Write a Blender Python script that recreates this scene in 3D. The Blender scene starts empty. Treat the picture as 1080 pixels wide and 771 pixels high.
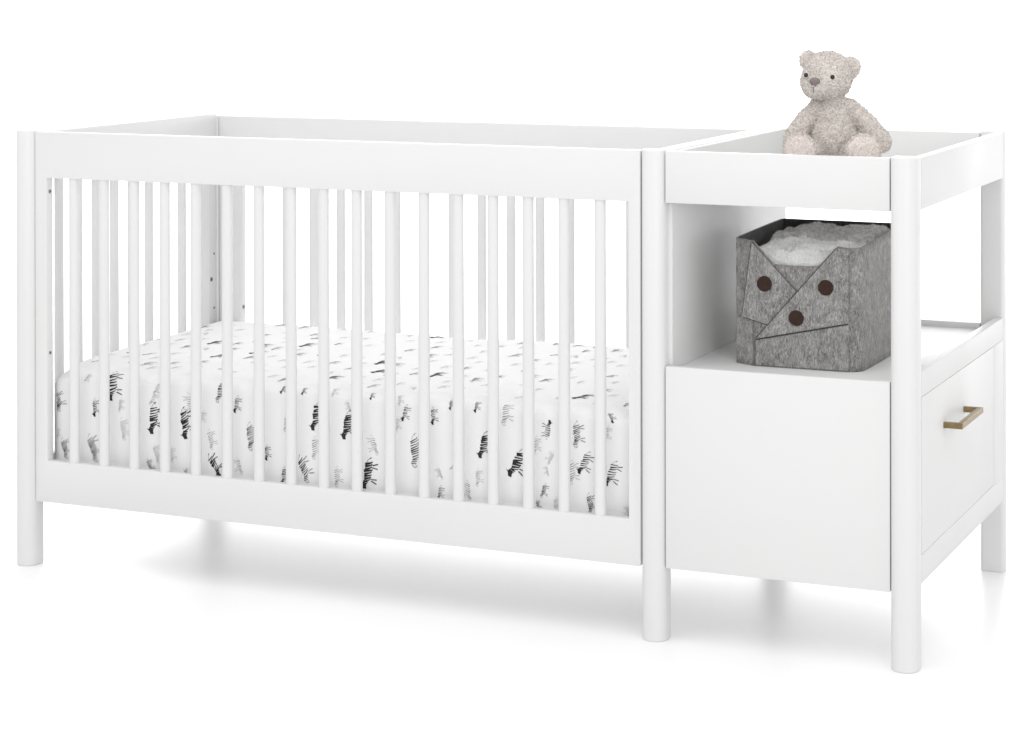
import bpy, bmesh, math, random
from mathutils import Vector, Matrix, noise
random.seed(7)
sc = bpy.context.scene
COL = sc.collection

# ------------------------------------------------------------------ helpers
def link(name, bm, mats, parent=None, smooth=False, angle=None):
    me = bpy.data.meshes.new(name)
    bm.normal_update()
    bm.to_mesh(me); bm.free()
    if not isinstance(mats, (list, tuple)): mats = [mats]
    for m in mats: me.materials.append(m)
    o = bpy.data.objects.new(name, me)
    COL.objects.link(o)
    if parent: o.parent = parent
    if smooth:
        for p in me.polygons: p.use_smooth = True
    if angle is not None:
        me.set_sharp_from_angle(angle=angle)
    return o

def thing(name, label, cat, group=None):
    o = bpy.data.objects.new(name, None)
    o.empty_display_size = .1
    COL.objects.link(o)
    o['label'] = label; o['category'] = cat
    if group: o['group'] = group
    return o

def bevel(bm, edges, off, seg=2):
    bmesh.ops.bevel(bm, geom=edges, offset=off, segments=seg, profile=.5, affect='EDGES', clamp_overlap=True)

def box_bm(x0, x1, y0, y1, z0, z1, bev=.0015, bm=None):
    t = bmesh.new()
    bmesh.ops.create_cube(t, size=1)
    for v in t.verts:
        v.co = Vector((x0 + (v.co.x + .5) * (x1 - x0), y0 + (v.co.y + .5) * (y1 - y0), z0 + (v.co.z + .5) * (z1 - z0)))
    if bev: bevel(t, t.edges[:], bev, 2)
    if bm is None: return t
    me = bpy.data.meshes.new('t'); t.to_mesh(me); t.free(); bm.from_mesh(me); bpy.data.meshes.remove(me)
    return bm

def prism(outline, d0, d1, axis='z', bm=None, bev=0, seg=2, mat=0):
    """extrude a closed 2-D outline along an axis; outline is (x,y) for z, (x,z) for y, (y,z) for x"""
    t = bmesh.new()
    def P(a, b, d):
        return {'z': (a, b, d), 'y': (a, d, b), 'x': (d, a, b)}[axis]
    A = [t.verts.new(P(a, b, d0)) for a, b in outline]
    B = [t.verts.new(P(a, b, d1)) for a, b in outline]
    n = len(outline)
    capA = t.faces.new(A); capB = t.faces.new(B)
    for i in range(n): t.faces.new((A[i], A[(i + 1) % n], B[(i + 1) % n], B[i]))
    bmesh.ops.recalc_face_normals(t, faces=t.faces[:])
    if bev:
        es = set(capA.edges[:]) | set(capB.edges[:])
        bevel(t, list(es), bev, seg)
    for f in t.faces: f.material_index = mat
    if bm is None: return t
    me = bpy.data.meshes.new('t'); t.to_mesh(me); t.free(); bm.from_mesh(me); bpy.data.meshes.remove(me)
    return bm

def ring_bm(a0, a1, z0, z1, ia0, ia1, iz0, iz1, d0, d1, axis, bev=.0018):
    """rectangular frame: a is x for axis 'y', y for axis 'x'"""
    t = bmesh.new()
    def P(a, z, d): return (a, d, z) if axis == 'y' else (d, a, z)
    def quad(c, d): return [t.verts.new(P(a, z, d)) for a, z in c]
    oc = [(a0, z0), (a1, z0), (a1, z1), (a0, z1)]; ic = [(ia0, iz0), (ia1, iz0), (ia1, iz1), (ia0, iz1)]
    O0, O1, I0, I1 = quad(oc, d0), quad(oc, d1), quad(ic, d0), quad(ic, d1)
    for i in range(4):
        j = (i + 1) % 4
        t.faces.new((O0[i], O0[j], I0[j], I0[i])); t.faces.new((O1[i], O1[j], I1[j], I1[i]))
        t.faces.new((O0[i], O0[j], O1[j], O1[i])); t.faces.new((I0[i], I0[j], I1[j], I1[i]))
    bmesh.ops.recalc_face_normals(t, faces=t.faces[:])
    es = [e for e in t.edges if e.calc_face_angle(0) > .5]
    bevel(t, es, bev, 2)
    return t

def rrect(x0, x1, y0, y1, rf, rb, n=10, bulge=None):
    """rounded rectangle outline; rf = radius of the two corners at y0, rb = at y1"""
    pts = []
    for cx, cy, r, a0 in ((x1 - rb, y1 - rb, rb, 0), (x0 + rb, y1 - rb, rb, 90), (x0 + rf, y0 + rf, rf, 180), (x1 - rf, y0 + rf, rf, 270)):
        for i in range(n + 1):
            a = math.radians(a0 + 90 * i / n)
            p = (cx + r * math.cos(a), cy + r * math.sin(a))
            if not pts or (abs(p[0] - pts[-1][0]) + abs(p[1] - pts[-1][1])) > 1e-5: pts.append(p)
    if abs(pts[0][0] - pts[-1][0]) + abs(pts[0][1] - pts[-1][1]) < 1e-5: pts.pop()
    return pts

# ------------------------------------------------------------------ materials
def mat(name):
    m = bpy.data.materials.new(name); m.use_nodes = True
    nt = m.node_tree; b = nt.nodes['Principled BSDF']
    return m, nt, b
def N(nt, t, **k):
    n = nt.nodes.new(t)
    for a, v in k.items(): setattr(n, a, v)
    return n
def ramp(nt, stops):
    r = N(nt, 'ShaderNodeValToRGB'); e = r.color_ramp.elements
    while len(e) < len(stops): e.new(.5)
    for el, (p, c) in zip(e, stops): el.position = p; el.color = (*c, 1)
    return r

def white_paint():
    m, nt, b = mat('white_painted_wood')
    tc = N(nt, 'ShaderNodeTexCoord')
    n1 = N(nt, 'ShaderNodeTexNoise'); n1.inputs['Scale'].default_value = 3.0; n1.inputs['Detail'].default_value = 3
    nt.links.new(tc.outputs['Object'], n1.inputs['Vector'])
    r = ramp(nt, [(.3, (PAINT * .985, PAINT * .985, PAINT * .98)), (.7, (PAINT, PAINT, PAINT))])
    nt.links.new(n1.outputs['Fac'], r.inputs['Fac']); nt.links.new(r.outputs['Color'], b.inputs['Base Color'])
    n2 = N(nt, 'ShaderNodeTexNoise'); n2.inputs['Scale'].default_value = 260; n2.inputs['Detail'].default_value = 2
    nt.links.new(tc.outputs['Object'], n2.inputs['Vector'])
    n3 = N(nt, 'ShaderNodeTexNoise'); n3.inputs['Scale'].default_value = 9; n3.inputs['Detail'].default_value = 2
    nt.links.new(tc.outputs['Object'], n3.inputs['Vector'])
    mr = N(nt, 'ShaderNodeMapRange'); mr.inputs['To Min'].default_value = .34; mr.inputs['To Max'].default_value = .46
    nt.links.new(n3.outputs['Fac'], mr.inputs['Value']); nt.links.new(mr.outputs['Result'], b.inputs['Roughness'])
    b.inputs['Specular IOR Level'].default_value = .3
    bp = N(nt, 'ShaderNodeBump'); bp.inputs['Strength'].default_value = .08; bp.inputs['Distance'].default_value = .0006
    nt.links.new(n2.outputs['Fac'], bp.inputs['Height']); nt.links.new(bp.outputs['Normal'], b.inputs['Normal'])
    return m

def simple(name, col, rough=.6, metal=0, noise_scale=None, var=.1, bump=0, spec=None, sheen=0):
    m, nt, b = mat(name)
    b.inputs['Roughness'].default_value = rough; b.inputs['Metallic'].default_value = metal
    if spec is not None: b.inputs['Specular IOR Level'].default_value = spec
    if sheen: b.inputs['Sheen Weight'].default_value = sheen
    tc = N(nt, 'ShaderNodeTexCoord'); n = N(nt, 'ShaderNodeTexNoise')
    n.inputs['Scale'].default_value = noise_scale or 20; n.inputs['Detail'].default_value = 5
    nt.links.new(tc.outputs['Object'], n.inputs['Vector'])
    lo = tuple(c * (1 - var) for c in col); hi = tuple(min(1, c * (1 + var)) for c in col)
    r = ramp(nt, [(.32, lo), (.68, hi)])
    nt.links.new(n.outputs['Fac'], r.inputs['Fac']); nt.links.new(r.outputs['Color'], b.inputs['Base Color'])
    if bump:
        bp = N(nt, 'ShaderNodeBump'); bp.inputs['Strength'].default_value = .6; bp.inputs['Distance'].default_value = bump
        nt.links.new(n.outputs['Fac'], bp.inputs['Height']); nt.links.new(bp.outputs['Normal'], b.inputs['Normal'])
    return m

def felt(name, dark, mid, light):
    m, nt, b = mat(name)
    b.inputs['Roughness'].default_value = .95; b.inputs['Specular IOR Level'].default_value = .1
    b.inputs['Sheen Weight'].default_value = .25
    tc = N(nt, 'ShaderNodeTexCoord')
    a = N(nt, 'ShaderNodeTexNoise'); a.inputs['Scale'].default_value = 330; a.inputs['Detail'].default_value = 4; a.inputs['Roughness'].default_value = .7; a.inputs['Distortion'].default_value = 1.2
    c = N(nt, 'ShaderNodeTexNoise'); c.inputs['Scale'].default_value = 45; c.inputs['Detail'].default_value = 4
    mp = N(nt, 'ShaderNodeMapping'); mp.inputs['Scale'].default_value = (1, 1, .35); mp.inputs['Rotation'].default_value = (0, .5, 0)
    nt.links.new(tc.outputs['Object'], mp.inputs['Vector'])
    nt.links.new(mp.outputs['Vector'], a.inputs['Vector']); nt.links.new(tc.outputs['Object'], c.inputs['Vector'])
    mx = N(nt, 'ShaderNodeMath', operation='MULTIPLY_ADD'); mx.inputs[1].default_value = .22
    nt.links.new(c.outputs['Fac'], mx.inputs[0]); 
    m2 = N(nt, 'ShaderNodeMath', operation='MULTIPLY'); m2.inputs[1].default_value = .78
    nt.links.new(a.outputs['Fac'], m2.inputs[0]); nt.links.new(m2.outputs[0], mx.inputs[2])
    r = ramp(nt, [(.38, dark), (.50, mid), (.63, light)])
    nt.links.new(mx.outputs[0], r.inputs['Fac']); nt.links.new(r.outputs['Color'], b.inputs['Base Color'])
    bp = N(nt, 'ShaderNodeBump'); bp.inputs['Strength'].default_value = .7; bp.inputs['Distance'].default_value = .0012
    nt.links.new(a.outputs['Fac'], bp.inputs['Height']); nt.links.new(bp.outputs['Normal'], b.inputs['Normal'])
    return m

PAINT = .72
M_W = white_paint()
M_FLOOR = simple('satin_white_studio_floor', (.95, .95, .95), .36, 0, 2.0, .006, 0, 1.0)
M_SHEET = simple('white_cotton', (.83, .83, .83), .9, 0, 900, .02, .0002, .15)
M_INK = simple('black_print_ink', (.035, .035, .038), .9, 0, 500, .35, 0, .1)
M_INK2 = simple('charcoal_print_ink', (.07, .07, .073), .9, 0, 500, .35, 0, .1)
M_INK3 = simple('pale_grey_print_ink', (.20, .20, .205), .9, 0, 500, .25, 0, .1)
M_FELT = felt('grey_felt', (.12, .118, .115), (.25, .245, .238), (.43, .42, .41))
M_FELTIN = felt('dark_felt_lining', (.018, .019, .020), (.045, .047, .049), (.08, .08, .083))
M_SEAM = simple('seam_thread', (.05, .05, .05), .9, 0, 300, .3)
M_BROWN = simple('brown_felt', (.045, .028, .022), .95, 0, 700, .35, .0006, .1)
M_BRASS = simple('brushed_brass', (.27, .20, .10), .34, 1, 120, .12)
M_SCREW = simple('zinc_screw', (.30, .30, .31), .4, 1, 60, .15)
M_SOCKET = simple('screw_socket', (.05, .05, .05), .6, .5, 60, .15)
M_WOOL = simple('white_fleece', (.95, .948, .945), .95, 0, 160, .02, .001, .1, .3)
M_KNIT = simple('grey_fleece', (.72, .71, .70), .95, 0, 130, .22, .001, .1, .3)
M_EYE = simple('black_glass_eye', (.012, .009, .008), .12, 0, 40, .2)
M_NOSE = simple('taupe_nose_stitching', (.19, .16, .15), .45, 0, 900, .3, .0004)
M_BOARD = simple('white_board', (.78, .78, .78), .6, 0, 6, .02)

def plush(name, stops, scale=300):
    m, nt, b = mat(name)
    b.inputs['Roughness'].default_value = .95; b.inputs['Specular IOR Level'].default_value = .1; b.inputs['Sheen Weight'].default_value = .3
    tc = N(nt, 'ShaderNodeTexCoord'); a = N(nt, 'ShaderNodeTexNoise'); a.inputs['Scale'].default_value = scale; a.inputs['Detail'].default_value = 3
    nt.links.new(tc.outputs['Object'], a.inputs['Vector'])
    r = ramp(nt, stops); nt.links.new(a.outputs['Fac'], r.inputs['Fac']); nt.links.new(r.outputs['Color'], b.inputs['Base Color'])
    return m
M_BEAR = plush('cream_grey_plush', [(.28, (.42, .365, .335)), (.44, (.68, .63, .59)), (.60, (.84, .80, .765))])
M_PAD = plush('pale_pink_plush', [(.30, (.48, .41, .38)), (.45, (.77, .70, .66)), (.62, (.90, .85, .82))], 520)

# ------------------------------------------------------------------ setting: seamless studio floor and sweep
bm = bmesh.new()
prof = [(-9.0, 0)]
Y0, R = 7.0, 3.0
prof.append((Y0, 0))
for i in range(1, 17):
    a = math.radians(90 * i / 16); prof.append((Y0 + R * math.sin(a), R - R * math.cos(a)))
prof.append((Y0 + R, 8.0))
xs = [-14 + 3.5 * i for i in range(9)]
ys = [-9 + 2 * i for i in range(8)] 
prof = [(y, 0) for y in ys] + prof[1:]
rows = [[bm.verts.new((x, y, z)) for x in xs] for y, z in prof]
for i in range(len(rows) - 1):
    for j in range(len(xs) - 1):
        bm.faces.new((rows[i][j], rows[i][j + 1], rows[i + 1][j + 1], rows[i + 1][j]))
fl = link('floor', bm, M_FLOOR, smooth=True); fl['kind'] = 'structure'

# ------------------------------------------------------------------ crib with changing unit
H = .89
crib = thing('crib', 'white wooden crib with slatted sides joined to a changing table with shelf and brass-handled drawer', 'crib')

def post(x, y, w, d, back=False, h=H):
    y0, y1 = y - d * .5, y + d * .5
    if back: o = rrect(x - w / 2, x + w / 2, y0, y1, .007, w * .42)
    else: o = rrect(x - w / 2, x + w / 2, y0 , y1, w * .46, .006)
    bm = prism(o, 0, h, 'z', bev=.0022, seg=3)
    return link('post', bm, M_W, crib, True, math.radians(35))
post(0.0, -.001, .046, .046)
post(1.366, .003, .046, .046)
post(1.8286, -.001, .0475, .048)
post(1.8286, .7365, .0475, .046, True)
post(0.0, .7365, .046, .046, True, .8795)
post(1.366, .7365, .046, .046, True, .8805)

def spindle_bm(x, y, z0=.205, z1=.80, rx=.0112, ry=.0100):
    o = [(x + rx * math.cos(a), y + ry * math.sin(a)) for a in [2 * math.pi * i / 28 for i in range(28)]]
    return prism(o, z0, z1, 'z')

def spindles(par, pts, rx, ry, z0, z1):
    first = link('spindle', spindle_bm(0, 0, z0, z1, rx, ry), M_W, par, True, math.radians(40))
    first.location = (pts[0][0], pts[0][1], 0)
    for x, y in pts[1:]:
        c = first.copy(); COL.objects.link(c); c.parent = par; c.location = (x, y, 0)

def screw(par, p, axis, r=.0042):
    bm = bmesh.new()
    o = [(r * math.cos(2 * math.pi * i / 18), r * math.sin(2 * math.pi * i / 18)) for i in range(18)]
    prism(o, -.001, .0012, 'z', bm, .0004)
    hx = [(r * .45 * math.cos(2 * math.pi * i / 6), r * .45 * math.sin(2 * math.pi * i / 6)) for i in range(6)]
    prism(hx, .0, .0015, 'z', bm, 0, 2, 1)
    s = link('screw', bm, [M_SCREW, M_SOCKET], par)
    if axis == 'x': s.rotation_euler = (0, math.pi / 2, 0)
    if axis == '-y': s.rotation_euler = (math.pi / 2, 0, 0)
    s.location = p

# front panel
fp = link('front_panel', ring_bm(.0235, 1.3418, .132, .888, .052, 1.3192, .216, .794, -.010, .0125, 'y'), M_W, crib, True, math.radians(40))
spindles(fp, [(.111 + .0718 * k, .0015) for k in range(17)], .0112, .0095, .205, .80)
for z in (.766, .2117, ): screw(fp, (.0521, .001, z), 'x')
screw(fp, (.0521, .001, .4362), 'x', .0036)
# back panel
bp = link('back_panel', ring_bm(.0245, 1.3418, .132, .8795, .083, 1.285, .216, .787, .716, .740, 'y'), M_W, crib, True, math.radians(40))
spindles(bp, [(.127 + .0706 * k, .728) for k in range(17)], .0108, .0092, .205, .80)
screw(bp, (.0831, .727, .4357), 'x', .005)
# left end panel
ep = link('end_panel', ring_bm(.0230, .7125, .132, .885, .058, .678, .216, .790, -.006, .020, 'x'), M_W, crib, True, math.radians(40))
spindles(ep, [(.009, .095 + .0690 * k) for k in range(9)], .0095, .0112, .205, .80)
for y, z, r in ((.700, .5596, .0026), (.688, .5012, .0052), (.700, .4336, .0026)): screw(ep, (.0202, y, z), 'x', r)
# solid partition between crib and changing unit
pt = bmesh.new(); box_bm(1.3872, 1.3970, .0100, .712, .132, .885, .0010, pt); 
link('partition_panel', pt, M_W, crib, True, math.radians(40))
link('crib_end_board', box_bm(1.352, 1.3885, .0275, .7115, .132, .887, .0015), M_W, crib, True, math.radians(40))
link('mattress_support', box_bm(.022, 1.350, .014, .714, .180, .196, .001), M_BOARD, crib)

# changing tray: four rails and a bottom board
X0, X1 = 1.3905, 1.8035
ty = link('changing_tray', bmesh.new(), M_W, crib)
b = bmesh.new()
box_bm(X0, X1, -.010, .008, .7945, .888, .0015, b)                # front rail
box_bm(1.8345, 1.8523, .0238, .7130, .7965, .888, .0015, b)       # right rail
box_bm(1.3975, X1, .7145, .7325, .7945, .886, .0015, b)             # back rail
box_bm(1.3972, 1.3990, .0085, .7135, .800, .884, 0, b)
b.to_mesh(ty.data); b.free()
for p_ in ty.data.polygons: p_.use_smooth = True
ty.data.set_sharp_from_angle(angle=math.radians(40))
link('tray_bottom', box_bm(1.3992, 1.834, .0086, .7140, .800, .816, .001), M_BOARD, crib)

# shelf, lower cabinet
link('shelf', box_bm(1.3972, 1.834, .0066, .712, .476, .490, .0008), M_W, crib, True, math.radians(40))
link('shelf_back_rail', box_bm(1.3975, 1.8035, .7145, .732, .440, .5005, .0012), M_W, crib, True, math.radians(40))
link('lower_front_panel', box_bm(X0, X1, -.010, .006, .1335, .4987, .0014), M_W, crib, True, math.radians(40))
link('lower_back_panel', box_bm(1.3975, 1.8035, .722, .736, .1335, .4385, .001), M_W, crib, True, math.radians(40))
link('side_top_rail', box_bm(1.8345, 1.8520, .0238, .7130, .4705, .515, .0014), M_W, crib, True, math.radians(40))
link('side_bottom_rail', box_bm(1.8345, 1.8520, .0238, .7130, .1455, .1955, .0014), M_W, crib, True, math.radians(40))
link('side_stile', box_bm(1.8345, 1.8520, .6228, .7130, .1957, .4703, .0004), M_W, crib, True, math.radians(40))
dr = link('drawer', box_bm(1.8350, 1.8518, .0262, .6217, .1962, .4698, .0008), M_W, crib, True, math.radians(40))
link('drawer_box', box_bm(1.43, 1.8345, .04, .61, .205, .44, 0), M_BOARD, dr)
link('cabinet_bottom', box_bm(1.3975, 1.834, .0068, .7215, .146, .158, 0), M_BOARD, crib)
# handle
b = bmesh.new()
hy0, hy1, hz = .187, .361, .3925
hs = .0052
out = [(1.8520, hy0), (1.8870, hy0), (1.8870, hy1), (1.8520, hy1), (1.8520, hy1 - 2 * hs), (1.8870 - 2 * hs, hy1 - 2 * hs), (1.8870 - 2 * hs, hy0 + 2 * hs), (1.8520, hy0 + 2 * hs)]
prism(out, hz - hs, hz + hs, 'z', b, .0008)
link('handle', b, M_BRASS, dr, True, math.radians(30))

# ------------------------------------------------------------------ mattress in a printed sheet
MX0, MX1, MY0, MY1, MZ0, MZ1 = .034, 1.338, .026, .706, .197, .408
def wrinkle(q):
    v = Vector((q[0] * 3.2, q[1] * 3.4, q[2] * 3.2))
    w = noise.noise(v) * .0030 + noise.noise(v * 4.1 + Vector((7, 3, 1))) * .0016 + noise.noise(Vector((q[0] * 34, q[1] * 16, q[2] * 9))) * .0007
    w += .0012 * math.sin(q[0] * 9.5 + 3 * noise.noise(v)) 
    return w
def surf(q, off=0.0):
    """q on the faces of the box -> point of the soft rounded mattress"""
    r = .026
    lo = Vector((MX0 + r, MY0 + r, MZ0 + .012)); hi = Vector((MX1 - r, MY1 - r, MZ1 - r))
    q = Vector(q)
    i = Vector((min(max(q.x, lo.x), hi.x), min(max(q.y, lo.y), hi.y), min(max(q.z, lo.z), hi.z)))
    d = q - i
    if d.length < 1e-9: return q
    rr = r if q.z > lo.z else .03
    n = d.normalized()
    # crown: the top bulges slightly towards its centre and dips to the corners
    p = i + n * (rr + wrinkle(q) + off)
    cx = (q.x - MX0) / (MX1 - MX0); cy = (q.y - MY0) / (MY1 - MY0)
    k = max(0, (q.z - .30) / .11)
    dip = .024 * math.exp(-((cx / .045) ** 2)) * math.exp(-((cy / .11) ** 2)) + .010 * math.exp(-(((1 - cx) / .05) ** 2))
    p.z -= k * dip
    return p
bm = bmesh.new()
def grid(f, nu, nv):
    vs = [[bm.verts.new(surf(f(i / nu, j / nv))) for j in range(nv + 1)] for i in range(nu + 1)]
    for i in range(nu):
        for j in range(nv): bm.faces.new((vs[i][j], vs[i + 1][j], vs[i + 1][j + 1], vs[i][j + 1]))
L = lambda a, b, t: a + (b - a) * t
def edgy(t):  # denser near the ends
    return .5 - .5 * math.cos(math.pi * t)
grid(lambda u, v: (L(MX0, MX1, u), L(MY0, MY1, edgy(v)), MZ1), 220, 90)
grid(lambda u, v: (L(MX0, MX1, u), L(MY0, MY1, edgy(v)), MZ0), 220, 90)
grid(lambda u, v: (L(MX0, MX1, u), MY0, L(MZ0, MZ1, edgy(v))), 220, 40)
grid(lambda u, v: (L(MX0, MX1, u), MY1, L(MZ0, MZ1, edgy(v))), 220, 40)
grid(lambda u, v: (MX0, L(MY0, MY1, edgy(u)), L(MZ0, MZ1, edgy(v))), 90, 40)
grid(lambda u, v: (MX1, L(MY0, MY1, edgy(u)), L(MZ0, MZ1, edgy(v))), 90, 40)
bmesh.ops.remove_doubles(bm, verts=bm.verts[:], dist=1e-5)
bmesh.ops.recalc_face_normals(bm, faces=bm.faces[:])

# a zebra lying along +s (head at s=1), legs towards +t; strokes are quads in unit lengths
def stroke(pts, w0, w1):
    """polyline -> list of quads with width from w0 to w1"""
    out = []
    n = len(pts) - 1
    for i in range(n):
        a, b_ = Vector(pts[i]), Vector(pts[i + 1]); d = (b_ - a)
        if d.length < 1e-6: continue
        nrm = Vector((-d.y, d.x)).normalized()
        wa = L(w0, w1, i / n) / 2; wb = L(w0, w1, (i + 1) / n) / 2
        out.append([a - nrm * wa, a + nrm * wa, b_ + nrm * wb, b_ - nrm * wb])
    return out
def zebra(rng, kind):
    q = []
    bold = {'big': 1.35, 'med': 1.0, 'striped': .8, 'grey': .55}[kind]
    nst = {'big': 8, 'med': 7, 'striped': 9, 'grey': 7}[kind]
    for i in range(nst):                                    # body stripes
        s = .14 + .56 * i / (nst - 1) + rng.uniform(-.008, .008)
        hgt = .150 * (1 - .25 * abs(i / (nst - 1) - .5)) * rng.uniform(.85, 1.1)
        sl = .05 + rng.uniform(-.02, .03)
        w = .056 * bold * rng.uniform(.6, 1.25)
        q += stroke([(s + sl, -hgt), (s + .3 * sl, -.02), (s - sl * .2, hgt * .55), (s - sl, hgt)], w, w * .35)
    # neck and head
    for i in range(3):
        s = .74 + .055 * i
        q += stroke([(s, -.14 - .03 * i), (s + .025, -.05 - .03 * i), (s + .02, .035 - .03 * i)], .045 * bold, .02 * bold)
    if kind in ('big', 'med'):
        q += [[Vector((.86, -.20)), Vector((1.0, -.13)), Vector((.99, -.01)), Vector((.88, -.04))]]
        q += [[Vector((.86, -.20)), Vector((.88, -.04)), Vector((.80, -.02)), Vector((.78, -.15))]]
        q += stroke([(.86, -.2), (.83, -.26)], .03, .01)
    else:
        q += stroke([(.90, -.18), (1.0, -.10), (.97, -.02), (.90, -.06)], .022 * bold, .012 * bold)
    # legs (dashed), tail
    for s0, dx in ((.18, -.10), (.26, .03), (.64, -.02), (.72, .10)):
        s0 += rng.uniform(-.02, .02)
        nd = 5
        for k in range(nd):
            t0 = .15 + .19 * k / nd; t1 = t0 + .030
            sx = s0 + dx * (t0 - .15) / .26
            q += stroke([(sx - .012, t0), (sx + .012, t1)], .030 * bold, .018 * bold)
        q += stroke([(s0, .12), (s0 + dx * .7, .30)], .012 * bold, .006 * bold)
    q += stroke([(.12, -.08), (.03, -.03), (-.02, .04)], .010 * bold, .007 * bold)
    q += stroke([(-.01, .02), (-.06, .09)], .03 * bold, .005 * bold)
    return q
MI = {'big': 1, 'med': 1, 'striped': 2, 'grey': 3}
def put(kind, x, t, length, rot, rng, mi=None):
    """x along the crib, t = sheet coordinate: 0 at the mattress foot, grows up the front and then over the top"""
    hf = MZ1 - MZ0
    quads = zebra(rng, kind)
    c, s_ = math.cos(rot), math.sin(rot)
    flip = rng.choice((1, 1, 1, -1)) if kind == 'grey' else 1
    for quad in quads:
        vs = []
        ok = True
        for p in quad:
            a, b_ = (p.x - .5) * length, p.y * length * flip
            X = x + b_ * c - a * s_; T = t - (a * c + b_ * s_)
            if not (MX0 + .012 < X < MX1 - .012) or T < .005 or T > hf + (MY1 - MY0) - .02: ok = False; break
            # arc-length compensation round the edge is small and ignored
            qq = (X, MY0, MZ0 + T) if T <= hf else (X, MY0 + (T - hf), MZ1)
            vs.append((qq, T))
        if not ok: continue
        if (vs[0][1] - hf) * (vs[2][1] - hf) < 0: continue
        ve = [bm.verts.new(surf(v, .0006)) for v, _ in vs]
        f = bm.faces.new(ve); f.material_index = mi if mi is not None else MI[kind]
        if f.calc_area() > 0:
            f.normal_update()
            out = Vector((0, -1, 0)) if vs[0][1] <= hf else Vector((0, 0, 1))
            if f.normal.dot(out) < 0: f.normal_flip()

# camera model (also used below for the real camera)
CAM = Vector((2.80989, -3.94442, 1.20701)); YAW, PIT, ROL, F, PPY = .412326, -.003007, -.001574, 2435.888, -19.1176
fw = Vector((-math.sin(YAW) * math.cos(PIT), math.cos(YAW) * math.cos(PIT), math.sin(PIT)))
rt = Vector((math.cos(YAW), math.sin(YAW), 0)); up = rt.cross(fw)
rt2 = rt * math.cos(ROL) + up * math.sin(ROL); up2 = -rt * math.sin(ROL) + up * math.cos(ROL)

rng = random.Random(3)
# (kind, x on the sheet, height above the floor, length)
ZF = [('striped', 0.0548, 0.3412, 0.0584, 0.35),
      ('striped', 0.0707, 0.2373, 0.0467, 0.35),
      ('grey', 0.0546, 0.2672, 0.0205, 0),
      ('med', 0.1447, 0.3264, 0.0367, 0.1),
      ('striped', 0.1399, 0.2429, 0.0619, 0.45),
      ('med', 0.1882, 0.3759, 0.0655, 0),
      ('grey', 0.2129, 0.2873, 0.0445, 0.25),
      ('big', 0.285, 0.3139, 0.0688, 0),
      ('grey', 0.2915, 0.2437, 0.0382, 0.4),
      ('med', 0.2758, 0.2176, 0.0306, 0.5),
      ('grey', 0.3694, 0.3468, 0.0479, 0.1),
      ('big', 0.3582, 0.3099, 0.0683, 0.2),
      ('med', 0.3624, 0.2097, 0.0228, 0.8),
      ('striped', 0.4395, 0.3802, 0.0528, -0.15),
      ('grey', 0.4175, 0.2823, 0.0397, 0.3),
      ('big', 0.4261, 0.2321, 0.0529, 0.7),
      ('med', 0.4763, 0.3565, 0.0338, -0.1),
      ('striped', 0.5085, 0.2952, 0.06, 0.2),
      ('grey', 0.4804, 0.2347, 0.0336, 0.2),
      ('med', 0.5793, 0.3976, 0.0261, -0.2),
      ('grey', 0.5876, 0.3275, 0.0334, 0),
      ('med', 0.5449, 0.2663, 0.0299, 0.1),
      ('med', 0.5831, 0.2247, 0.0335, 0),
      ('med', 0.6258, 0.3971, 0.0222, -0.1),
      ('big', 0.6551, 0.3456, 0.0611, -0.1),
      ('grey', 0.6529, 0.2844, 0.0429, 0.1),
      ('striped', 0.6297, 0.2417, 0.0593, 0.5),
      ('grey', 0.6928, 0.4018, 0.0291, 0),
      ('big', 0.7238, 0.3342, 0.0625, -0.1),
      ('grey', 0.7028, 0.2331, 0.0387, 0.1),
      ('med', 0.7754, 0.3985, 0.0219, 0),
      ('grey', 0.7814, 0.3002, 0.0385, 0.2),
      ('big', 0.7689, 0.2443, 0.0659, -0.1),
      ('grey', 0.8366, 0.3938, 0.0268, 0.2),
      ('med', 0.8487, 0.3674, 0.0327, -0.2),
      ('grey', 0.8324, 0.3444, 0.0287, 0),
      ('striped', 0.8708, 0.2965, 0.0689, 0.15),
      ('med', 0.909, 0.3665, 0.0325, 0.1),
      ('med', 0.945, 0.3926, 0.0234, 0.1),
      ('med', 0.9228, 0.2213, 0.0271, -0.1),
      ('grey', 0.9804, 0.23, 0.0378, 0),
      ('med', 0.9984, 0.3929, 0.0269, 0),
      ('big', 1.014, 0.3189, 0.0573, -0.15),
      ('grey', 1.0021, 0.257, 0.034, 0.1),
      ('grey', 1.0591, 0.3831, 0.0487, 0),
      ('big', 1.0823, 0.2906, 0.0676, -0.4),
      ('med', 1.1441, 0.3594, 0.0354, 3.1),
      ('grey', 1.121, 0.3275, 0.0336, 0),
      ('striped', 1.1362, 0.2437, 0.0318, -0.2),
      ('med', 1.1246, 0.2161, 0.0212, 0.3),
      ('striped', 1.2031, 0.3534, 0.0528, 0.1),
      ('med', 1.2182, 0.3019, 0.0457, -0.35),
      ('grey', 1.1935, 0.2822, 0.0444, 0.1),
      ('striped', 1.2294, 0.2274, 0.0421, 0.25),
      ('med', 1.271, 0.3955, 0.0245, 0.6),
      ('grey', 1.2635, 0.3617, 0.0314, -0.1),
      ('med', 1.2727, 0.2872, 0.0507, -0.3),
      ('grey', 1.3025, 0.2201, 0.0239, 0)]
for k, x, z, ln, rot in ZF:
    put(k, x, z - MZ0, ln * (.9 if k in ('big', 'striped') else 1), -rot, rng)
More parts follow.
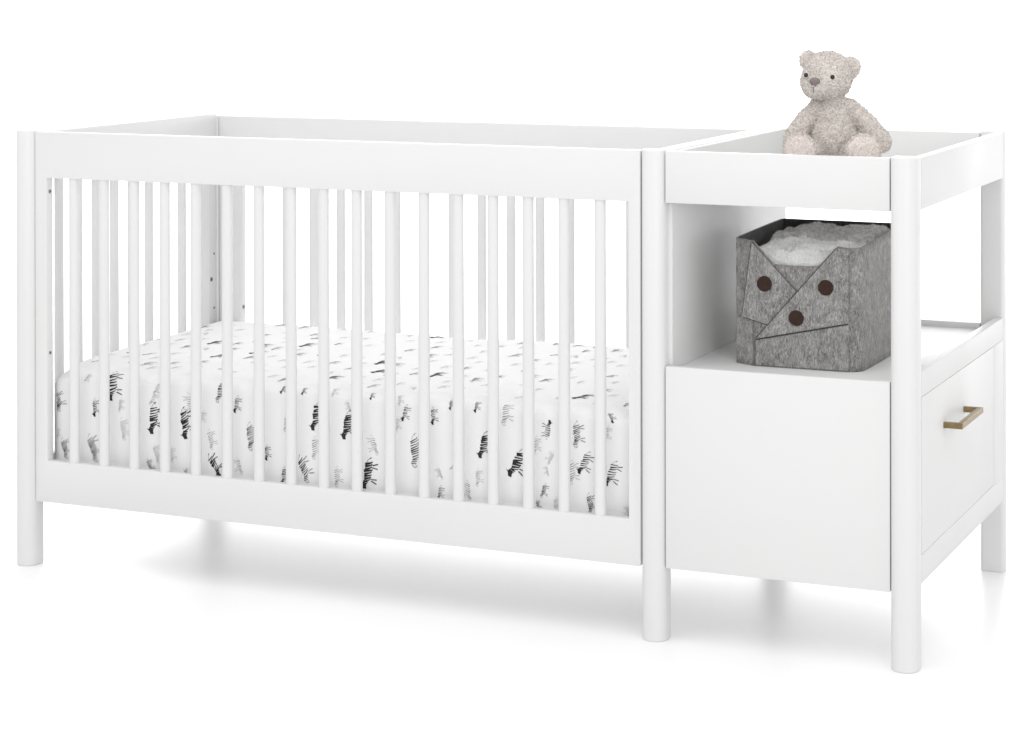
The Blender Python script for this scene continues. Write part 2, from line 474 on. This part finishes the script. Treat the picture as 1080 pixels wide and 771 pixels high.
# prints on the top, an irregular scatter that keeps its distance
pts = []
tries = 0
while len(pts) < 190 and tries < 9000:
    tries += 1
    x = rng.uniform(MX0 + .03, MX1 - .03); t = rng.uniform(MZ1 - MZ0 + .035, MZ1 - MZ0 + .655)
    if all((x - a) ** 2 * 2.2 + (t - b_) ** 2 > .060 ** 2 for a, b_ in pts): pts.append((x, t))
for i, (x, t) in enumerate(pts):
    k = rng.choices(('big', 'med', 'striped', 'grey'), (1, 4, 2, 8))[0]
    put(k, x, t, {'big': .052, 'med': .032, 'striped': .045, 'grey': .032}[k] * rng.uniform(.9, 1.1), rng.uniform(-.25, .25), rng, 3 if k != 'big' and rng.random() < .75 else None)
for _ in range(20):
    x, t = rng.uniform(MX0 + .03, MX1 - .03), rng.uniform(.02, MZ1 - MZ0 - .02)
    if all((x - a[1]) ** 2 + (t + MZ0 - a[2]) ** 2 > .034 ** 2 for a in ZF): put('grey', x, t, rng.uniform(.020, .032), rng.uniform(-.4, .6), rng)
mt = link('mattress', bm, [M_SHEET, M_INK, M_INK2, M_INK3], None, True)
mt['label'] = 'crib mattress in a white fitted sheet printed with small black zebras, inside the white crib'; mt['category'] = 'mattress'

# ------------------------------------------------------------------ felt storage bin
bin_ = thing('storage_bin', 'grey felt storage bin with folded fox face front and three brown dots on the shelf', 'storage bin')
BX0, BX1, BY0, BY1, BZ0 = 1.4735, 1.722, .108, .440, .4902
th = .0045
def felt_outline():
    pts = []
    # footprint, counter-clockwise from the left front
    pts += [(BX0, .30), (BX0, .16), (BX0 + .002, .142)]
    for i in range(9):
        a = i / 8; pts.append((L(1.4785, 1.520, a), L(.131, .109, a) - .002 * math.sin(a * math.pi)))
    for i in range(1, 17): pts.append((L(1.520, 1.6895, i / 16), BY0 + .0005))
    for i in range(1, 9):
        a = math.radians(90 * i / 8); pts.append((1.6895 + .0305 * math.sin(a), BY0 + .0310 - .0305 * math.cos(a)))
    for i in range(1, 9): pts.append((1.7205 + .002 * math.sin(i / 8 * 3.1), L(.139, BY1 - .02, i / 8)))
    for i in range(1, 5):
        a = math.radians(90 * i / 4); pts.append((BX1 - .021 + .020 * math.cos(a), BY1 - .020 + .020 * math.sin(a)))
    for i in range(1, 8): pts.append((L(BX1 - .02, BX0 + .01, i / 8), BY1))
    for i in range(0, 5):
        a = math.radians(90 + 90 * i / 4); pts.append((BX0 + .012 + .012 * math.cos(a), BY1 - .012 + .012 * math.sin(a)))
    pts.append((BX0, .36))
    return pts
def top_z(x, y):
    if y < .135 and x > 1.50:                         # front wall with the notch between the ears
        prof = [(1.49, .7195), (1.518, .7192), (1.5215, .7165), (1.5575, .678), (1.600, .6765), (1.6425, .6785), (1.6768, .7155), (1.700, .7135), (1.73, .7135)]
        for (a, za), (b_, zb) in zip(prof, prof[1:]):
            if a <= x <= b_: return L(za, zb, (x - a) / (b_ - a))
    if x > 1.71 and y > .13: return .7135 + .012 * min(1, (y - .13) / .2) ** .8
    if y > .40: return .7265
    return .7200 + .006 * min(1, max(0, (y - .13) / .25))
O = felt_outline()
# extra columns at the notch corners
O2 = []
for p in O:
    O2.append(p)
for xx in (1.5575, 1.6425, 1.6768, 1.518): O2.append((xx, BY0 + .0005))
fr = sorted([p for p in O2 if abs(p[1] - (BY0 + .0005)) < 1e-6], key=lambda p: p[0])
rest_a = [p for p in O[:12] if abs(p[1] - (BY0 + .0005)) > 1e-6]
idx = max(i for i, p in enumerate(O) if abs(p[1] - (BY0 + .0005)) < 1e-6)
O3 = rest_a + fr + O[idx + 1:]
cx, cy = (BX0 + BX1) / 2, (BY0 + BY1) / 2
def inset(pts, d):
    n = len(pts); out = []
    for i in range(n):
        a, b_ = Vector(pts[i - 1]), Vector(pts[(i + 1) % n]); t = (b_ - a).normalized()
        nn = Vector((-t.y, t.x)); p = Vector(pts[i]) + nn * d
        out.append((p.x, p.y))
    return out
I3 = inset(O3, th)
bm = bmesh.new()
nz = 14
def wob(p, k):
    return .0012 * noise.noise(Vector((p[0] * 30, p[1] * 30, k * 6)))
def wall(pts, flip):
    rows = []
    for j in range(nz + 1):
        row = []
        for p, o in zip(pts, O3):
            zt = top_z(*o); k = j / nz
            lean = .0015 * k
            row.append(bm.verts.new((p[0] + wob(p, k), p[1] + wob(p, k + 3) , BZ0 + (zt - BZ0) * k)))
        rows.append(row)
    n = len(pts)
    for j in range(nz):
        for i in range(n):
            f = (rows[j][i], rows[j][(i + 1) % n], rows[j + 1][(i + 1) % n], rows[j + 1][i])
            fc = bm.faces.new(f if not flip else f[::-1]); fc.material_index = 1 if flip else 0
            fc.smooth = True
    return rows
RO = wall(O3, False); RI = wall(I3, True)
n = len(O3)
for i in range(n):
    f = bm.faces.new((RO[-1][i], RO[-1][(i + 1) % n], RI[-1][(i + 1) % n], RI[-1][i])); f.material_index = 0
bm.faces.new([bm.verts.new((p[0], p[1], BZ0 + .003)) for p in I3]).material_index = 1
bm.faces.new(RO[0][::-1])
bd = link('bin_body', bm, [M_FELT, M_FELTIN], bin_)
# folded flaps of the fox face: thin felt layers on the front wall
def flap(name, poly, y0, t, mat_=M_FELT):
    bm = prism(poly, y0 - t, y0, 'y', bev=.0006, seg=1)
    return link(name, bm, mat_, bin_)
FY = BY0 - .0006
flap('felt_flap', [(1.5165, .7170), (1.6015, .6310), (1.5500, .5665), (1.4975, .5800)][::1], FY, .0022)
flap('felt_flap', [(1.6765, .7135), (1.6990, .7120), (1.6990, .5790), (1.5235, .5405)], FY - .0024, .0024)
flap('felt_flap', [(1.5235, .5375), (1.6990, .5760), (1.6990, .4925), (1.5235, .4925)], FY - .0002, .0016)
# seams
def seam(a, b_, y, w=.0011):
    a, b_ = Vector(a), Vector(b_); d = (b_ - a).normalized(); nn = Vector((-d.y, d.x)) * w / 2
    bm = prism([tuple(a - nn), tuple(a + nn), tuple(b_ + nn), tuple(b_ - nn)], y - .0004, y, 'y')
    return link('seam', bm, M_SEAM, bd)
for i, (a, b_, y) in enumerate([((1.5180, .7165), (1.6010, .6325), FY - .0023), ((1.6760, .7130), (1.5238, .5405), FY - .0049), ((1.5238, .5390), (1.6985, .5772), FY - .0022),
                 ((1.5228, .5380), (1.5228, .4935), FY - .0010), ((1.5155, .7150), (1.4980, .5830), FY - .0016), ((1.4990, .5790), (1.5480, .5660), FY - .0003)]):
    seam(a, b_, y, .0013 if i in (1, 2, 3) else .0009)
for x, z, y in ((1.5413, .642, FY - .0024), (1.6574, .6412, FY - .005), (1.6023, .5831, FY - .005)):
    o = [(x + .0142 * math.cos(2 * math.pi * i / 28) * (1 + .03 * math.sin(i * 2.1)), z + .0142 * math.sin(2 * math.pi * i / 28)) for i in range(28)]
    link('button', prism(o, y - .0022, y, 'y', bev=.0007), M_BROWN, bin_)

# fleece blankets in the bin
def blades(bm, faces_pts, count, ln, wd, rng, mi=0, droop=.3, sortby=None):
    """short curved tufts rooted on a list of (point, normal, area)"""
    tot = [];acc = 0
    for p, nrm, ar, tri in faces_pts: acc += ar; tot.append(acc)
    import bisect
    for _ in range(count):
        k = bisect.bisect(tot, rng.uniform(0, acc)); k = min(k, len(faces_pts) - 1)
        p, nrm, ar, tri = faces_pts[k]
        a, b_ = rng.random(), rng.random()
        if a + b_ > 1: a, b_ = 1 - a, 1 - b_
        o = tri[0] + (tri[1] - tri[0]) * a + (tri[2] - tri[0]) * b_
        t = Vector((rng.gauss(0, 1), rng.gauss(0, 1), rng.gauss(0, 1))); t = (t - nrm * t.dot(nrm)).normalized()
        l = ln * rng.uniform(.6, 1.3)
        d = (nrm * rng.uniform(.5, 1) + t * rng.uniform(.3, 1.1)).normalized()
        side = d.cross(nrm)
        if side.length < 1e-4: continue
        side = side.normalized() * wd / 2
        m1 = o + d * l * .5; d2 = (d + t * droop * 2 - nrm * .4).normalized(); e = m1 + d2 * l * .5
        vs = [bm.verts.new(o - side), bm.verts.new(o + side), bm.verts.new(m1 + side * .8), bm.verts.new(m1 - side * .8), bm.verts.new(e)]
        f1 = bm.faces.new(vs[:4]); f2 = bm.faces.new((vs[3], vs[2], vs[4]))
        f1.material_index = f2.material_index = mi
def tri_list(me, cond=None):
    me.calc_loop_triangles(); out = []
    for t in me.loop_triangles:
        v = [me.vertices[i].co.copy() for i in t.vertices]
        nrm = t.normal.copy()
        if cond and not cond((v[0] + v[1] + v[2]) / 3, nrm): continue
        out.append(((v[0] + v[1] + v[2]) / 3, nrm, t.area, v))
    return out
def blanket(name, mat_, fz, x0, x1, y0, y1, label, tufts, seed, ln=.006, group=None):
    bm = bmesh.new(); nx, ny = 70, 60
    def sq(u, v, lower):
        x = L(x0, x1, u); y = L(y0, y1, v); e = min(1, min(u, 1 - u, v, 1 - v) * 7)
        rnd = math.sqrt(max(0, 1 - (1 - e) ** 2))
        z = fz(x, y)
        return Vector((x, y, z - .035 + (.035 * rnd if not lower else -.035 * rnd)))
    T = [[bm.verts.new(sq(i / nx, j / ny, False)) for j in range(ny + 1)] for i in range(nx + 1)]
    B = [[T[i][j] if i in (0, nx) or j in (0, ny) else bm.verts.new(sq(i / nx, j / ny, True)) for j in range(ny + 1)] for i in range(nx + 1)]
    for i in range(nx):
        for j in range(ny):
            bm.faces.new((T[i][j], T[i + 1][j], T[i + 1][j + 1], T[i][j + 1])); bm.faces.new((B[i][j], B[i][j + 1], B[i + 1][j + 1], B[i + 1][j]))
    for f in bm.faces: f.smooth = True
    bm.normal_update()
    me = bpy.data.meshes.new('t'); bm.to_mesh(me)
    blades(bm, tri_list(me, lambda p, nn: nn.z > -.1), tufts, ln, .0013, random.Random(seed))
    bpy.data.meshes.remove(me)
    o = link(name, bm, mat_)
    o['label'] = label; o['category'] = 'blanket'
    return o
def fz1(x, y):
    u = (x - 1.4985) / .20
    return .7050 + .009 * noise.noise(Vector((x * 22, y * 26, 0))) + .006 * noise.noise(Vector((x * 60, y * 75, 2))) - .010 * max(0, (.20 - y) / .09) ** 2 * 1.0
def fz2(x, y):
    ridge = .006 * math.sin(y * 95 + x * 30 + 2 * noise.noise(Vector((x * 9, y * 9, 0))))
    return .7215 + ridge * .8 + .007 * noise.noise(Vector((x * 40, y * 40, 5))) - .012 * max(0, (1.56 - x) / .07) - .006 * max(0, (y - .36) / .06)
blanket('folded_blanket', M_WOOL, fz1, 1.500, 1.712, .122, .262, 'white fluffy fleece blanket spilling into the notch at the front of the grey bin', 26000, 5)
blanket('folded_blanket', M_KNIT, fz2, 1.498, 1.710, .250, .425, 'pale grey ribbed fleece blanket at the back of the grey bin', 22000, 6, .005)

# ------------------------------------------------------------------ teddy bear
bear = thing('teddy_bear', 'cream plush teddy bear sitting on top of the changing table', 'teddy bear')
A = Vector((.9627, .2706, 0)); Bv = Vector((.2706, -.9627, 0))
BO = Vector((1.6129, .28, 0))
def bp_(u, v, b=0):
    return BO + A * ((u - 874) * .001825) + Bv * b + Vector((0, 0, 1.015 - (v - 80) * .001806 + b * .055))
def ell(bm, c, r, rotz=0, tilt=0, seg=20):
    t = bmesh.new(); bmesh.ops.create_uvsphere(t, u_segments=seg * 2, v_segments=seg, radius=1)
    Mx = Matrix((A, -Bv, Vector((0, 0, 1)))).transposed().to_4x4()
    S = Matrix.Diagonal((*r, 1)); Rz = Matrix.Rotation(rotz, 4, 'Z'); Rt = Matrix.Rotation(tilt, 4, 'Y')
    t.transform(Matrix.Translation(c) @ Mx @ Rz @ Rt @ S)
    me = bpy.data.meshes.new('t'); t.to_mesh(me); t.free(); bm.from_mesh(me); bpy.data.meshes.remove(me)
def chain(bm, pts, n=10):
    for (a, ra), (b_, rb) in zip(pts, pts[1:]):
        for i in range(n + 1):
            k = i / n; r = L(ra, rb, k); ell(bm, a.lerp(b_, k), (r, r, r), seg=9)
def remeshed(bm, voxel, smooth=6):
    me = bpy.data.meshes.new('tmp'); bm.to_mesh(me); bm.free()
    o = bpy.data.objects.new('tmp', me); COL.objects.link(o)
    m = o.modifiers.new('r', 'REMESH'); m.mode = 'VOXEL'; m.voxel_size = voxel
    s = o.modifiers.new('s', 'SMOOTH'); s.factor = .5; s.iterations = smooth
    dg = bpy.context.evaluated_depsgraph_get(); dg.update()
    out = bpy.data.meshes.new_from_object(o.evaluated_get(dg))
    bpy.data.objects.remove(o); bpy.data.meshes.remove(me)
    return out
bm = bmesh.new()
px = .001825
# torso
ell(bm, bp_(879, 141, 0), (24.5 * px, .040, 24 * px)); ell(bm, bp_(879, 124, -.002), (20 * px, .034, 20 * px))
ell(bm, bp_(880, 110, -.004), (15 * px, .027, 12 * px))
# head
ell(bm, bp_(873, 79, 0), (25.5 * px, .043, 24.5 * px)); ell(bm, bp_(871, 86, .004), (25.6 * px, .042, 18.4 * px))
ell(bm, bp_(862, 92, .030), (13.5 * px, .026, 11.5 * px)); ell(bm, bp_(860, 88, .038), (8 * px, .016, 6.5 * px))
# ears
ell(bm, bp_(852.5, 63, -.010), (9 * px, .008, 9.5 * px), .3, -.2); ell(bm, bp_(896.5, 70.5, .002), (10.5 * px, .009, 11.5 * px), -.45, .25)
# arms
chain(bm, [(bp_(862, 113, .0), 9 * px), (bp_(850, 126, .008), 9.2 * px), (bp_(840, 141, .014), 10 * px), (bp_(836, 152, .016), 9 * px)])
chain(bm, [(bp_(895, 113, .0), 9.5 * px), (bp_(911, 127, .006), 9.8 * px), (bp_(923, 141, .012), 10 * px), (bp_(929, 149, .014), 8.5 * px)])
# legs stretched forward with upright feet
chain(bm, [(bp_(864, 158, .0), 13 * px), (bp_(850, 162, .05), 11.5 * px), (bp_(845, 160, .085), 12 * px)])
chain(bm, [(bp_(890, 158, .0), 13 * px), (bp_(904, 162, .05), 11.5 * px), (bp_(909, 160, .085), 12 * px)])
ell(bm, bp_(845, 157, .092), (16.5 * px, .019, 17 * px)); ell(bm, bp_(909, 157, .092), (17 * px, .019, 17 * px))
# bottom kept above the tray board
me = remeshed(bm, .0022, 5)
nrms = [v.normal.copy() for v in me.vertices]
for v, vn in zip(me.vertices, nrms):
    p = v.co.copy()
    d = noise.noise(p * 170) * .0022 + noise.noise(p * 60) * .0016
    v.co = p + vn * d
    if v.co.z < .8175: v.co.z = .8175
bm = bmesh.new(); bm.from_mesh(me)
for f in bm.faces: f.smooth = True
def eyezone(p, nn):
    for c in (bp_(851, 79, .042), bp_(878, 81, .044), bp_(860, 85, .062)):
        if (p - c).length < .0085: return False
    return True
padc = [bp_(845, 156, .11), bp_(909, 156, .11)]
def ispad(p):
    return any((p - c).length < .030 for c in padc) and (p - BO).dot(Bv) > .099
for f in bm.faces:
    if ispad(f.calc_center_median()): f.material_index = 1
blades(bm, tri_list(me, lambda p, nn: eyezone(p, nn) and not ispad(p)), 46000, .0052, .0014, random.Random(11), 0, .6)
blades(bm, tri_list(me, lambda p, nn: ispad(p)), 3000, .0034, .0014, random.Random(12), 1, .6)
bpy.data.meshes.remove(me)
body = link('body', bm, [M_BEAR, M_PAD], bear)
EYES_B = (.0405, .0440)
for (u, v), b_ in zip(((851, 79), (878, 81)), EYES_B):
    e = bmesh.new(); ell(e, bp_(u, v, b_), (2.3 * px, .0042, 2.4 * px)); link('eye', e, M_EYE, bear, True)
e = bmesh.new(); ell(e, bp_(860, 85.5, .0545), (5.6 * px, .006, 4.0 * px)); ell(e, bp_(860, 88, .0550), (2.6 * px, .005, 3 * px)); link('nose', e, M_NOSE, bear, True)

e = bmesh.new()
for v0 in (92.5, 94.5, 96.5): ell(e, bp_(858.5 + (v0 - 92.5) * .1, v0, .0575 - (v0 - 92.5) * .0009), (.6 * px, .003, 1.3 * px), seg=6)
link('mouth', e, M_NOSE, bear, True)

# ------------------------------------------------------------------ camera
cam = bpy.data.cameras.new('camera'); co = bpy.data.objects.new('camera', cam); COL.objects.link(co)
cam.sensor_width = 36; cam.sensor_fit = 'HORIZONTAL'; cam.lens = F / 1080 * 36
cam.shift_x = 0; cam.shift_y = -(385.5 - PPY) / 1080
cam.clip_end = 200; cam.clip_start = .1
Mx = Matrix((rt2, up2, -fw)).transposed().to_4x4(); Mx.translation = CAM
co.matrix_world = Mx
sc.camera = co

# ------------------------------------------------------------------ light
w = bpy.data.worlds.new('World'); sc.world = w; w.use_nodes = True
bg = w.node_tree.nodes['Background']; bg.inputs['Color'].default_value = (1, 1, 1, 1); bg.inputs['Strength'].default_value = .855
def area(name, loc, target, sx, sy, power, col=(1, 1, 1)):
    l = bpy.data.lights.new(name, 'AREA'); l.shape = 'RECTANGLE'; l.size = sx; l.size_y = sy; l.energy = power; l.color = col
    o = bpy.data.objects.new(name, l); COL.objects.link(o); o.location = loc
    d = Vector(target) - Vector(loc); o.rotation_euler = d.to_track_quat('-Z', 'Y').to_euler()
    return o
area('overhead_softbox', (.9, -1.3, 3.5), (.9, .2, .3), 5, 3.0, 54)
area('camera_side_softbox', (4.3, -4.6, 1.6), (1.3, .2, .55), 2.2, 2.0, 54)
area('right_softbox', (6.0, .6, 1.5), (1.4, .3, .5), 2.4, 2.0, 8)
area('sweep_light', (-3.0, 5.2, 4.5), (-3.0, 9.8, 1.4), 11, 2.4, 1250)
sc.view_settings.view_transform = 'Standard'; sc.view_settings.look = 'None'; sc.view_settings.exposure = 0; sc.view_settings.gamma = 1
sc.cycles.max_bounces = 12; sc.cycles.diffuse_bounces = 8
